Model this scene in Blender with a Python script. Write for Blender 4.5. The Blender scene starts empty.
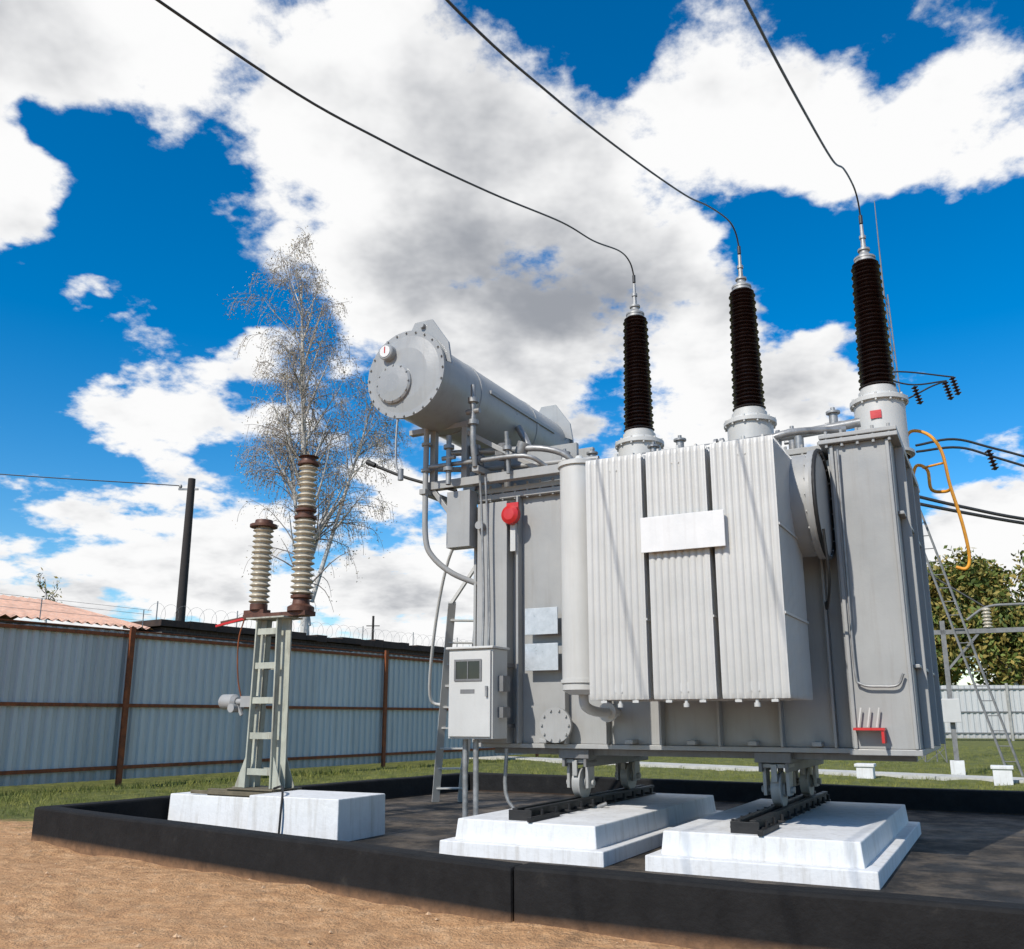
import bpy, math, random
import mathutils
from mathutils import Vector, Matrix
random.seed(7)
S = bpy.context.scene
COL = S.collection
YAW = math.radians(-28)
def T(a, b, z=0.0):
    c, s = math.cos(YAW), math.sin(YAW)
    return Vector((c*a - s*b, 8 + s*a + c*b, z))

# ------------------------------------------------------------------ materials
def newmat(name):
    m = bpy.data.materials.new(name); m.use_nodes = True
    nt = m.node_tree; b = nt.nodes['Principled BSDF']
    return m, nt, b
def N(nt, t, **kw):
    n = nt.nodes.new(t)
    for k, v in kw.items(): setattr(n, k, v)
    return n
def ramp(nt, fac, stops):
    r = N(nt, 'ShaderNodeValToRGB'); e = r.color_ramp.elements
    e[0].position, e[0].color = stops[0][0], (*stops[0][1], 1)
    e[1].position, e[1].color = stops[-1][0], (*stops[-1][1], 1)
    for p, c in stops[1:-1]:
        x = e.new(p); x.color = (*c, 1)
    nt.links.new(fac, r.inputs[0]); return r.outputs[0]
def noise(nt, vec, scale, detail=5, rough=0.6, stretch=None, out='Fac'):
    if stretch:
        mp = N(nt, 'ShaderNodeMapping'); mp.inputs['Scale'].default_value = stretch
        nt.links.new(vec, mp.inputs[0]); vec = mp.outputs[0]
    n = N(nt, 'ShaderNodeTexNoise'); n.inputs['Scale'].default_value = scale
    n.inputs['Detail'].default_value = detail; n.inputs['Roughness'].default_value = rough
    nt.links.new(vec, n.inputs['Vector']); return n.outputs[out]
def mixc(nt, f, a, b, mode='MIX'):
    m = N(nt, 'ShaderNodeMix', data_type='RGBA', blend_type=mode)
    if isinstance(f, (int, float)): m.inputs[0].default_value = f
    else: nt.links.new(f, m.inputs[0])
    for i, x in ((6, a), (7, b)):
        if isinstance(x, tuple): m.inputs[i].default_value = (*x, 1)
        else: nt.links.new(x, m.inputs[i])
    return m.outputs[2]
def mth(nt, op, a, b=None, c=None, clamp=False):
    m = N(nt, 'ShaderNodeMath', operation=op); m.use_clamp = clamp
    for i, x in enumerate((a, b, c)):
        if x is None: continue
        if isinstance(x, (int, float)): m.inputs[i].default_value = x
        else: nt.links.new(x, m.inputs[i])
    return m.outputs[0]
def bump(nt, b, h, strength=0.3, dist=0.02):
    bp = N(nt, 'ShaderNodeBump'); bp.inputs['Strength'].default_value = strength
    bp.inputs['Distance'].default_value = dist
    nt.links.new(h, bp.inputs['Height']); nt.links.new(bp.outputs[0], b.inputs['Normal'])
def simple(name, col, rough=0.5, metal=0.0, var=0.25, scale=6, dirt=None, dirt_amt=0.5, bmp=0.08, streak=True, bscale=40):
    m, nt, b = newmat(name)
    g = N(nt, 'ShaderNodeNewGeometry').outputs['Position']
    n1 = noise(nt, g, scale, 4, 0.65)
    lo = tuple(c*(1-var) for c in col); hi = tuple(min(1, c*(1+var*0.5)) for c in col)
    c = ramp(nt, n1, [(0.3, lo), (0.7, hi)])
    if dirt:
        st = (6, 6, 0.5) if streak else (1, 1, 1)
        n2 = noise(nt, g, 2.2 if streak else 3.5, 5, 0.7, st)
        f = ramp(nt, n2, [(0.50, (0, 0, 0)), (0.75, (dirt_amt,)*3)])
        c = mixc(nt, f, c, dirt)
    nt.links.new(c, b.inputs['Base Color'])
    b.inputs['Metallic'].default_value = metal
    r = ramp(nt, n1, [(0.3, (max(0, rough-0.1),)*3), (0.7, (min(1, rough+0.12),)*3)])
    nt.links.new(r, b.inputs['Roughness'])
    if bmp > 0: bump(nt, b, noise(nt, g, bscale, 3, 0.6), bmp, 0.01)
    return m
PAINT = simple('grey_paint', (0.32, 0.32, 0.31), 0.42, 0, 0.12, 1.5, (0.20, 0.175, 0.14), 0.3)
PAINT_L = simple('radiator_paint', (0.51, 0.505, 0.48), 0.42, 0, 0.08, 2.0, (0.34, 0.31, 0.26), 0.22)
PAINT_C = simple('conservator_paint', (0.31, 0.32, 0.32), 0.34, 0, 0.12, 1.5, (0.20, 0.18, 0.155), 0.35)
PAINT_D = simple('frame_paint', (0.17, 0.17, 0.17), 0.5, 0, 0.25, 4, (0.09, 0.07, 0.05), 0.5)
GALV = simple('galvanised_steel', (0.30, 0.30, 0.295), 0.42, 0.4, 0.35, 9)
STEEL_D = simple('dull_grey_steel', (0.19, 0.19, 0.185), 0.6, 0.2, 0.35, 9)
SILV = simple('bare_aluminium', (0.36, 0.36, 0.35), 0.5, 0.4, 0.3, 12)
WHITEP = simple('white_enamel', (0.66, 0.655, 0.64), 0.4, 0, 0.06, 5, (0.45, 0.42, 0.38), 0.3)
RED = simple('red_enamel', (0.50, 0.02, 0.02), 0.35, 0, 0.15, 8)
ORANGE = simple('orange_enamel', (0.78, 0.33, 0.02), 0.45, 0, 0.15, 8, (0.3, 0.12, 0.05), 0.5)
BLACK = simple('black_paint', (0.007, 0.007, 0.008), 0.6, 0, 0.4, 7, (0.03, 0.026, 0.022), 0.4, 0.2, False)
CONC_W = simple('white_washed_concrete', (0.69, 0.69, 0.68), 0.85, 0, 0.10, 3, (0.38, 0.345, 0.29), 0.55, 0.5, True, 18)
RUST = simple('rusty_steel', (0.26, 0.075, 0.025), 0.85, 0.1, 0.5, 9, (0.08, 0.035, 0.02), 0.7, 0.4)
CONC = simple('bare_concrete', (0.36, 0.35, 0.32), 0.9, 0, 0.25, 4, (0.2, 0.19, 0.16), 0.6, 0.4, False, 30)
BROWNCAP = simple('brown_cast_cap', (0.12, 0.05, 0.03), 0.55, 0.2, 0.4, 15)
PORC_D = simple('brown_porcelain', (0.024, 0.011, 0.009), 0.25, 0, 0.3, 5, None, 0, 0)
PORC_G = simple('cream_porcelain', (0.50, 0.45, 0.35), 0.3, 0, 0.2, 6, (0.25, 0.18, 0.12), 0.6, 0)
GLASS = simple('dark_glass', (0.02, 0.022, 0.022), 0.1, 0, 0.1, 5, None, 0, 0)
PLATE = simple('name_plate_metal', (0.47, 0.50, 0.52), 0.35, 0.2, 0.15, 15)
WOOD = simple('weathered_wood', (0.035, 0.03, 0.027), 0.9, 0, 0.4, 8)
WIRE = simple('stranded_conductor', (0.05, 0.05, 0.05), 0.5, 0.4, 0.2, 20)
RUBBER = simple('black_cable', (0.012, 0.012, 0.012), 0.6, 0, 0.2, 20)

m, nt, b = newmat('black_kerb_paint')
g = N(nt, 'ShaderNodeNewGeometry').outputs['Position']
c = ramp(nt, noise(nt, g, 5, 8, 0.7), [(0.35, (0.005, 0.005, 0.0055)), (0.62, (0.011, 0.011, 0.0115)), (0.8, (0.034, 0.031, 0.027))])
zz = N(nt, 'ShaderNodeSeparateXYZ'); nt.links.new(g, zz.inputs[0])
zf = mth(nt, 'MULTIPLY_ADD', zz.outputs[2], -14.0, 1.0, True)
zf = mth(nt, 'MULTIPLY', zf, noise(nt, g, 12, 5, 0.7))
c = mixc(nt, zf, c, (0.34, 0.19, 0.10))
nt.links.new(c, b.inputs['Base Color']); b.inputs['Roughness'].default_value = 0.75
b.inputs['Specular IOR Level'].default_value = 0.25
bump(nt, b, noise(nt, g, 22, 7, 0.7), 0.6, 0.014)
KERB = m

m, nt, b = newmat('ground_soil')
g = N(nt, 'ShaderNodeNewGeometry').outputs['Position']
n_big = noise(nt, g, 0.8, 5, 0.6); n_f = noise(nt, g, 6.5, 8, 0.72); n_g = noise(nt, g, 60, 3, 0.6)
sand = ramp(nt, n_f, [(0.30, (0.34, 0.17, 0.075)), (0.48, (0.55, 0.30, 0.135)), (0.62, (0.68, 0.41, 0.21)), (0.78, (0.80, 0.55, 0.32))])
sand = mixc(nt, ramp(nt, n_big, [(0.35, (0.6,)*3), (0.6, (0,)*3)]), sand, (0.40, 0.215, 0.095))
sand = mixc(nt, ramp(nt, n_g, [(0.30, (0.5,)*3), (0.45, (0,)*3)]), sand, (0.26, 0.14, 0.06))
grs = ramp(nt, noise(nt, g, 3, 6, 0.75), [(0.3, (0.05, 0.06, 0.012)), (0.55, (0.13, 0.145, 0.025)), (0.75, (0.27, 0.23, 0.07))])
dt = N(nt, 'ShaderNodeVectorMath', operation='DOT_PRODUCT'); nt.links.new(g, dt.inputs[0])
dt.inputs[1].default_value = (0.469, 0.883, 0)
bb = mth(nt, 'ADD', dt.outputs['Value'], mth(nt, 'MULTIPLY', mth(nt, 'SUBTRACT', noise(nt, g, 1.2, 5, 0.7), 0.5), 3.0))
f = mth(nt, 'SUBTRACT', bb, 7.064); f = mth(nt, 'MULTIPLY_ADD', f, 1.6, 0.3, True)
c = mixc(nt, f, sand, grs)
nt.links.new(c, b.inputs['Base Color']); b.inputs['Roughness'].default_value = 0.95
h = mth(nt, 'ADD', noise(nt, g, 4, 7, 0.62), mth(nt, 'MULTIPLY', n_g, 0.18))
bump(nt, b, h, 1.0, 0.10)
GROUND = m

m, nt, b = newmat('pit_asphalt')
g = N(nt, 'ShaderNodeNewGeometry').outputs['Position']
c = ramp(nt, noise(nt, g, 2.6, 8, 0.75), [(0.3, (0.014, 0.013, 0.012)), (0.46, (0.034, 0.030, 0.026)), (0.56, (0.095, 0.076, 0.057)), (0.75, (0.18, 0.145, 0.105))])
nt.links.new(c, b.inputs['Base Color'])
nt.links.new(ramp(nt, noise(nt, g, 1.5, 4, 0.6), [(0.4, (0.6,)*3), (0.6, (0.9,)*3)]), b.inputs['Roughness'])
b.inputs['Specular IOR Level'].default_value = 0.3
bump(nt, b, noise(nt, g, 40, 5, 0.75), 0.8, 0.02)
PITM = m

m, nt, b = newmat('fence_sheet_metal')
oc = N(nt, 'ShaderNodeTexCoord').outputs['Object']
sp = N(nt, 'ShaderNodeSeparateXYZ'); nt.links.new(oc, sp.inputs[0])
fl = mth(nt, 'FLOOR', mth(nt, 'DIVIDE', sp.outputs[0], 1.15))
wn = N(nt, 'ShaderNodeTexWhiteNoise', noise_dimensions='1D'); nt.links.new(fl, wn.inputs['W'])
c = ramp(nt, wn.outputs['Value'], [(0, (0.42, 0.42, 0.41)), (1, (0.55, 0.55, 0.535))])
st = ramp(nt, noise(nt, oc, 2, 5, 0.7, (3, 3, 0.35)), [(0.5, (0,)*3), (0.8, (0.35,)*3)])
c = mixc(nt, st, c, (0.26, 0.22, 0.18))
zf = mth(nt, 'MULTIPLY_ADD', sp.outputs[2], -2.2, 0.9, True)
c = mixc(nt, mth(nt, 'MULTIPLY', zf, noise(nt, oc, 3, 5, 0.7)), c, (0.14, 0.10, 0.07))
nt.links.new(c, b.inputs['Base Color']); b.inputs['Roughness'].default_value = 0.45
FENCE = m

m, nt, b = newmat('dark_brickwork')
tc = N(nt, 'ShaderNodeTexCoord').outputs['Object']
sp = N(nt, 'ShaderNodeSeparateXYZ'); nt.links.new(tc, sp.inputs[0])
cb = N(nt, 'ShaderNodeCombineXYZ'); nt.links.new(sp.outputs[0], cb.inputs[0]); nt.links.new(sp.outputs[2], cb.inputs[1])
br = N(nt, 'ShaderNodeTexBrick'); nt.links.new(cb.outputs[0], br.inputs[0]); br.inputs['Scale'].default_value = 3
br.inputs['Color1'].default_value = (0.08, 0.05, 0.04, 1); br.inputs['Color2'].default_value = (0.05, 0.035, 0.03, 1); br.inputs['Mortar'].default_value = (0.12, 0.11, 0.1, 1)
nt.links.new(br.outputs[0], b.inputs['Base Color']); b.inputs['Roughness'].default_value = 0.95
BRICK = m
ROOF = simple('rusty_corrugated_roof', (0.62, 0.36, 0.25), 0.8, 0, 0.3, 3, (0.5, 0.42, 0.36), 0.8)
DARKROOF = simple('tarred_roof', (0.06, 0.038, 0.028), 0.9, 0, 0.6, 3)
BARK = simple('birch_bark', (0.56, 0.54, 0.50), 0.9, 0, 0.35, 3, (0.10, 0.085, 0.075), 0.75, 0.5, False, 15)
TWIG = simple('pale_grey_twigs', (0.30, 0.26, 0.235), 0.9, 0, 0.4, 3, None, 0, 0)
DTWIG = simple('dark_twigs', (0.07, 0.05, 0.04), 0.9, 0, 0.4, 3, None, 0, 0)
def leafmat(name, c1, c2, sc=0.8):
    m, nt, b = newmat(name)
    g = N(nt, 'ShaderNodeNewGeometry').outputs['Position']
    c = ramp(nt, noise(nt, g, sc, 2, 0.6), [(0.35, c1), (0.65, c2)])
    nt.links.new(c, b.inputs['Base Color']); b.inputs['Roughness'].default_value = 0.75
    return m
LEAF_B = leafmat('birch_leaves', (0.27, 0.235, 0.19), (0.38, 0.33, 0.26))
LEAF_O = leafmat('birch_yellow_leaves', (0.24, 0.20, 0.11), (0.36, 0.30, 0.16))
LEAF_G = leafmat('green_leaves', (0.06, 0.09, 0.016), (0.14, 0.18, 0.03))
LEAF_Y = leafmat('yellowing_leaves', (0.17, 0.15, 0.03), (0.34, 0.25, 0.06))
GRASSM = leafmat('grass_blades', (0.09, 0.12, 0.015), (0.25, 0.24, 0.05), 1.5)
STONE = simple('pebbles', (0.52, 0.34, 0.20), 0.9, 0, 0.4, 9)

# ------------------------------------------------------------------ mesh builder
class MB:
    def __init__(s): s.v = []; s.f = []; s.m = []; s.s = []
    def add(s, vs, fs, m=0, sm=False):
        o = len(s.v); s.v.extend([tuple(v) for v in vs])
        for f in fs: s.f.append([i+o for i in f]); s.m.append(m); s.s.append(sm)
    def box(s, x0, x1, y0, y1, z0, z1, m=0, M=None):
        vs = [Vector(p) for p in ((x0,y0,z0),(x1,y0,z0),(x1,y1,z0),(x0,y1,z0),(x0,y0,z1),(x1,y0,z1),(x1,y1,z1),(x0,y1,z1))]
        if M: vs = [M @ v for v in vs]
        s.add(vs, [(0,3,2,1),(4,5,6,7),(0,1,5,4),(1,2,6,5),(2,3,7,6),(3,0,4,7)], m)
    def beam(s, p, q, w, h, m=0):
        p, q = Vector(p), Vector(q); d = q-p; L = d.length
        M = Matrix.Translation(p) @ d.to_track_quat('X', 'Z').to_matrix().to_4x4()
        s.box(0, L, -w/2, w/2, -h/2, h/2, m, M)
    def lathe(s, prof, o=(0,0,0), ax=(0,0,1), seg=24, m=0):
        o = Vector(o); ax = Vector(ax).normalized()
        u = ax.orthogonal().normalized(); w = ax.cross(u)
        cs = [(math.cos(2*math.pi*i/seg), math.sin(2*math.pi*i/seg)) for i in range(seg)]
        for (r0, h0), (r1, h1) in zip(prof, prof[1:]):
            if r0 < 1e-6 and r1 < 1e-6: continue
            vs = [o+ax*h0+(u*c+w*k)*r0 for c, k in cs]+[o+ax*h1+(u*c+w*k)*r1 for c, k in cs]
            if r0 < 1e-6: vs = [o+ax*h0]+vs[seg:]; fs = [(0, 1+i, 1+(i+1) % seg) for i in range(seg)]
            elif r1 < 1e-6: vs = vs[:seg]+[o+ax*h1]; fs = [(i, (i+1) % seg, seg) for i in range(seg)]
            else: fs = [(i, (i+1) % seg, seg+(i+1) % seg, seg+i) for i in range(seg)]
            s.add(vs, fs, m, abs(h1-h0) > 1e-6)
    def cyl(s, p, q, r, seg=16, m=0, r2=None):
        p, q = Vector(p), Vector(q); L = (q-p).length
        r2 = r if r2 is None else r2
        s.lathe([(0, 0), (r, 0), (r2, L), (0, L)], p, q-p, seg, m)
    def tube(s, pts, r, seg=8, m=0, rr=None):
        pts = [Vector(p) for p in pts]; n = len(pts); vs = []; up = None
        for i, p in enumerate(pts):
            d = (pts[min(i+1, n-1)]-pts[max(i-1, 0)]).normalized()
            if up is None: up = d.orthogonal().normalized()
            up = (up-d*up.dot(d))
            if up.length < 1e-5: up = d.orthogonal()
            up.normalize(); w = d.cross(up); k = rr[i] if rr else r
            for j in range(seg):
                a = 2*math.pi*j/seg; vs.append(p+(up*math.cos(a)+w*math.sin(a))*k)
        fs = [(i*seg+j, i*seg+(j+1) % seg, (i+1)*seg+(j+1) % seg, (i+1)*seg+j) for i in range(n-1) for j in range(seg)]
        s.add(vs, fs, m, True)
    def obj(s, name, mats, parent=None, bevel=0, loc=(0,0,0), label=None, category=None, **kw):
        me = bpy.data.meshes.new(name); me.from_pydata(s.v, [], s.f); me.update()
        for mt in (mats if isinstance(mats, (list, tuple)) else [mats]): me.materials.append(mt)
        me.polygons.foreach_set('material_index', s.m); me.polygons.foreach_set('use_smooth', s.s)
        me.update()
        o = bpy.data.objects.new(name, me); COL.objects.link(o); o.location = loc
        if parent: o.parent = parent
        if bevel:
            bv = o.modifiers.new('edge', 'BEVEL'); bv.width = bevel; bv.segments = 2; bv.limit_method = 'ANGLE'
            bv.angle_limit = math.radians(50)
        if label: o['label'] = label
        if category: o['category'] = category
        for k, v in kw.items(): o[k] = v
        return o
def curve(pts, n=6):
    P = [Vector(p) for p in pts]; P = [P[0]*2-P[1]]+P+[P[-1]*2-P[-2]]; out = []
    for i in range(1, len(P)-2):
        for k in range(n):
            t = k/n
            out.append(0.5*((2*P[i])+(-P[i-1]+P[i+1])*t+(2*P[i-1]-5*P[i]+4*P[i+1]-P[i+2])*t*t+(-P[i-1]+3*P[i]-3*P[i+1]+P[i+2])*t**3))
    out.append(P[-2]); return out
def empty(name, loc, rot=0, parent=None, label=None, category=None, **kw):
    e = bpy.data.objects.new(name, None); COL.objects.link(e); e.location = loc; e.rotation_euler = (0, 0, rot)
    e.empty_display_size = 0.3
    if parent: e.parent = parent
    if label: e['label'] = label
    if category: e['category'] = category
    for k, v in kw.items(): e[k] = v
    return e
def dup(o, parent, loc=None):
    c = o.copy(); c.parent = parent
    if loc is not None: c.location = loc
    COL.objects.link(c); return c

# ------------------------------------------------------------------ ground
def gz(X, Y): return 0.05*mathutils.noise.noise(Vector((X, Y, 0))*0.9)+0.035*mathutils.noise.noise(Vector((X, Y, 0))*2.3)-0.01
g = MB()
xs = sorted(set([-900, -400, -200, -100, -60, -40]+[-30+i*0.35 for i in range(172)]+[40, 60, 100, 200, 400, 900]))
ys = sorted(set([-900, -400, -150, -60, -30, -10]+[-4+i*0.35 for i in range(120)]+[50, 70, 100, 200, 400, 900]))
vs = []
for y in ys:
    for x in xs:
        z = gz(x, y) if (-30 < x < 30 and -4 < y < 38) else 0
        vs.append((x, y, z))
W = len(xs)
g.add(vs, [(j*W+i, j*W+i+1, (j+1)*W+i+1, (j+1)*W+i) for j in range(len(ys)-1) for i in range(W-1)], 0, True)
g.obj('ground', GROUND, kind='structure', label='sandy brown soil giving way to short grass')

A = Vector((-4.85, 9.65)); J = Vector((0, 5.83)); R = Vector((7.06, 2.08)); C = Vector((11.6, 8.75)); B = Vector((-0.75, 15.6))
poly = [A, J, R, C, B]
def inset(poly, w):
    out = []; n = len(poly)
    for i in range(n):
        p0, p1, p2 = poly[i-1], poly[i], poly[(i+1) % n]
        d1 = (p1-p0).normalized(); d2 = (p2-p1).normalized()
        n1 = Vector((-d1.y, d1.x)); n2 = Vector((-d2.y, d2.x))
        k = (n1+n2).normalized(); out.append(p1+k*(w/max(0.2, k.dot(n1))))
    return out
inn = inset(poly, 0.18)
kerb = empty('containment_kerb', (A.x, A.y, 0), label='low black painted concrete kerb around the transformer pit', category='kerb')
for i in range(5):
    j = (i+1) % 5; k = MB()
    o0, o1, i1, i0 = poly[i], poly[j], inn[j], inn[i]
    d = (o1-o0).normalized()*0.006
    segs = max(1, int((o1-o0).length/0.7))
    ptsO = [o0+d+(o1-o0-2*d)*t/segs for t in range(segs+1)]; ptsI = [i0+d+(i1-i0-2*d)*t/segs for t in range(segs+1)]
    V = []
    for a_, b_ in zip(ptsO, ptsI):
        jz = random.uniform(-0.006, 0.006); jx = Vector((random.uniform(-.004, .004), random.uniform(-.004, .004)))
        for q, z in ((a_, -0.15), (b_, -0.15), (b_+jx, 0.325+jz), (a_+jx, 0.325+jz)): V.append((q.x-A.x, q.y-A.y, z))
    F = []
    for t in range(segs):
        for c4 in range(4): F.append((t*4+c4, (t+1)*4+c4, (t+1)*4+(c4+1) % 4, t*4+(c4+1) % 4))
    F += [(0, 1, 2, 3), (segs*4+3, segs*4+2, segs*4+1, segs*4)]
    k.add(V, F)
    k.obj('kerb_section', KERB, kerb, bevel=0.022)
k = MB(); mid = inset(poly, 0.1)
k.add([(p.x, p.y, 0.05) for p in mid], [tuple(range(5))])
k.obj('pit_floor', PITM, kind='structure', label='dark asphalt floor of the pit')
k = MB(); p0, p1 = Vector((-2, 30.1)), Vector((24, 4.2)); d = (p1-p0).normalized(); nn = Vector((-d.y, d.x))*0.45
for t in range(24):
    q0 = p0+(p1-p0)*(t/24)+d*0.01; q1 = p0+(p1-p0)*((t+1)/24)-d*0.01
    k.add([(q0.x+nn.x, q0.y+nn.y, 0.05), (q0.x-nn.x, q0.y-nn.y, 0.05), (q1.x-nn.x, q1.y-nn.y, 0.05), (q1.x+nn.x, q1.y+nn.y, 0.05),
           (q0.x+nn.x, q0.y+nn.y, -0.1), (q0.x-nn.x, q0.y-nn.y, -0.1), (q1.x-nn.x, q1.y-nn.y, -0.1), (q1.x+nn.x, q1.y+nn.y, -0.1)],
          [(0,1,2,3),(0,4,5,1),(1,5,6,2),(2,6,7,3),(3,7,4,0)])
k.obj('path', simple('pale_path_concrete', (0.5, 0.49, 0.45), 0.9, 0, 0.2, 4), kind='structure', label='narrow pale concrete cable path in the grass')

# ------------------------------------------------------------------ plinths and rails
def plinth(a0, a1, b0, b1, z1, flare=0.0, label='', step=False, rot=0):
    ca, cb = (a0+a1)/2, (b0+b1)/2; e = T(ca, cb, 0.04); k = MB()
    hx, hy = (a1-a0)/2, (b1-b0)/2
    def slab(hx0, hy0, z0, hx1, hy1, z1_):
        k.add([(-hx0,-hy0,z0),(hx0,-hy0,z0),(hx0,hy0,z0),(-hx0,hy0,z0),(-hx1,-hy1,z1_),(hx1,-hy1,z1_),(hx1,hy1,z1_),(-hx1,hy1,z1_)],
              [(0,3,2,1),(4,5,6,7),(0,1,5,4),(1,2,6,5),(2,3,7,6),(3,0,4,7)])
    if step:
        slab(hx, hy, 0, hx-0.003, hy-0.003, 0.125)
        slab(hx-0.10, hy-0.10, 0.12, hx-flare, hy-flare, z1-0.04)
    else: slab(hx, hy, 0, hx-flare, hy-flare, z1-0.04)
    o = k.obj('concrete_plinth', CONC_W, bevel=0.010, loc=e, label=label, category='plinth', group='white painted concrete plinths')
    o.rotation_euler = (0, 0, YAW+math.radians(rot)); return o
plinth(-0.72, 0.82, 0.0, 3.7, 0.34, 0.118, 'stepped white painted concrete plinth under the transformer', True)
plinth(1.16, 2.86, 0.0, 3.5, 0.34, 0.118, 'stepped white painted concrete plinth under the transformer', True)
plinth(-4.66, -3.11, 0.55, 1.06, 0.37, 0.008, 'lower white painted concrete block carrying the steel support column')
plinth(-3.05, -1.93, 0.10, 0.90, 0.445, 0.008, 'taller white painted concrete block beside the column block', rot=1.5)
for ca in (-0.03, 1.90):
    k = MB(); L0, L1 = 0, 3.2
    for off in (-0.06, 0.06):
        k.box(off-0.038, off+0.038, L0, L1, 0.002, 0.018); k.box(off-0.01, off+0.01, L0+.002, L1-.002, 0.018, 0.072); k.box(off-0.026, off+0.026, L0, L1, 0.072, 0.097)
    y = 0.12
    while y < L1:
        k.box(-0.15, 0.15, y, y+0.05, 0.019, 0.036)
        for sx in (-0.13, 0.13): k.cyl((sx, y+0.025, 0.03), (sx, y+0.025, 0.085), 0.015, 6)
        y += 0.28
    k.box(-0.11, 0.11, -0.02, 0.0, 0.0, 0.085)
    k.box(0.12, 0.16, -0.12, 0.45, 0.0, 0.04); k.box(-0.2, -0.17, 0.5, 0.95, 0.0, 0.04)
    o = k.obj('steel_rail', BLACK, bevel=0.003, loc=T(ca, 0.22, 0.341), label='black double steel rail bolted on a white plinth', category='rail', group='rails on the transformer plinths')
    o.rotation_euler = (0, 0, YAW)

# ------------------------------------------------------------------ TRANSFORMER
TR = empty('power_transformer', T(0, 0, 0), YAW, label='large light grey oil-filled power transformer standing on white plinths', category='transformer')
AX = 3.12
k = MB()
k.box(-1.1, 2.6, 1.35, 3.3, 0.95, 3.5)
k.box(2.602, AX, 1.1, 3.3, 0.95, 3.56)
k.box(-1.18, 2.53, 1.27, 3.38, 3.5, 3.56); k.box(-1.17, 2.528, 1.28, 3.37, 3.572, 3.63)
k.box(2.535, AX+.07, 1.03, 3.38, 3.561, 3.60); k.box(2.54, AX+.065, 1.035, 3.37, 3.612, 3.65)
k.box(-1.12, 2.575, 1.31, 3.35, 0.905, 0.949); k.box(2.58, AX+.015, 1.08, 3.35, 0.90, 0.949)
k.box(-1.06, -0.70, 1.2, 1.349, 0.951, 3.45)
for a in (-0.60, -0.08, 0.35, 0.9, 1.45, 2.0, 2.45): k.box(a-0.012, a+0.012, 1.24, 1.349, 0.95, 3.5)
for a in (-0.3, 0.6, 1.2, 1.75, 2.3): k.box(a-0.04, a+0.04, 1.2, 1.34, 0.96, 1.0)
for z in (1.6, 2.9): k.box(AX+.001, AX+.05, 1.2, 3.2, z, z+0.03)
for b_ in (1.4, 2.2, 3.0): k.box(AX+.001, AX+.08, b_, b_+0.025, 0.95, 3.55)
k.box(2.62, 2.65, 1.07, 1.099, 0.951, 3.55); k.box(AX-.04, AX-.01, 1.07, 1.099, 0.951, 3.55)
for i in range(25):
    a = -1.1+i*0.15
    k.cyl((a, 1.295, 3.485), (a, 1.295, 3.66), 0.016, 6)
for i in range(5):
    a = 2.6+i*0.13; k.cyl((a, 1.06, 3.53), (a, 1.06, 3.68), 0.016, 6)
k.cyl((-1.0, 1.2, 3.2), (-1.0, 1.12, 3.2), 0.045, 12)
k.cyl((-0.154, 1.35, 1.13), (-0.154, 1.2, 1.13), 0.12, 24); k.cyl((-0.154, 1.22, 1.13), (-0.154, 1.185, 1.13), 0.17, 24)
for i in range(10):
    t = i*math.pi/5; k.cyl((-0.154+.145*math.cos(t), 1.19, 1.13+.145*math.sin(t)), (-0.154+.145*math.cos(t), 1.165, 1.13+.145*math.sin(t)), 0.013, 6)
k.obj('tank', PAINT, TR, bevel=0.006)
k = MB()
for ca in (-0.05, 1.88):
    k.box(ca-0.16, ca+0.16, 1.38, 3.2, 0.81, 0.90)
    k.box(ca-0.13, ca-0.10, 1.39, 3.18, 0.73, 0.81); k.box(ca+0.10, ca+0.13, 1.39, 3.18, 0.73, 0.81)
k.box(-1.0, 3.05, 1.5, 1.62, 0.84, 0.898)
k.obj('base_beam', PAINT_D, TR, bevel=0.005)
wh = MB(); wh.lathe([(0, -.06), (.05, -.06), (.05, -.045), (.12, -.045), (.135, -.04), (.135, .03), (.155, .035), (.155, .05), (.06, .05), (.06, .07), (0, .07)], (0, 0, 0), (1, 0, 0), 28)
wb = MB(); wb.box(-.13, .13, -.12, .12, .19, .225); wb.box(-.115, -.085, -.08, .08, -.05, .19); wb.box(.085, .115, -.08, .08, -.05, .19); wb.cyl((-.145, 0, 0), (.145, 0, 0), .03, 12)
wb.box(-.025, .025, -.15, -.12, .07, .22); wb.box(-.025, .025, .12, .15, .07, .22)
first = None
for a in (-0.05, 1.88):
    for b_ in (1.55, 2.85):
        if first is None:
            W0 = wb.obj('wheel_carriage', PAINT, TR, bevel=0.004, loc=(a, b_, 0.575)); w1 = wh.obj('wheel', PAINT, W0); first = (W0, w1)
        else:
            c0 = dup(first[0], TR, (a, b_, 0.575)); dup(first[1], c0)

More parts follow.
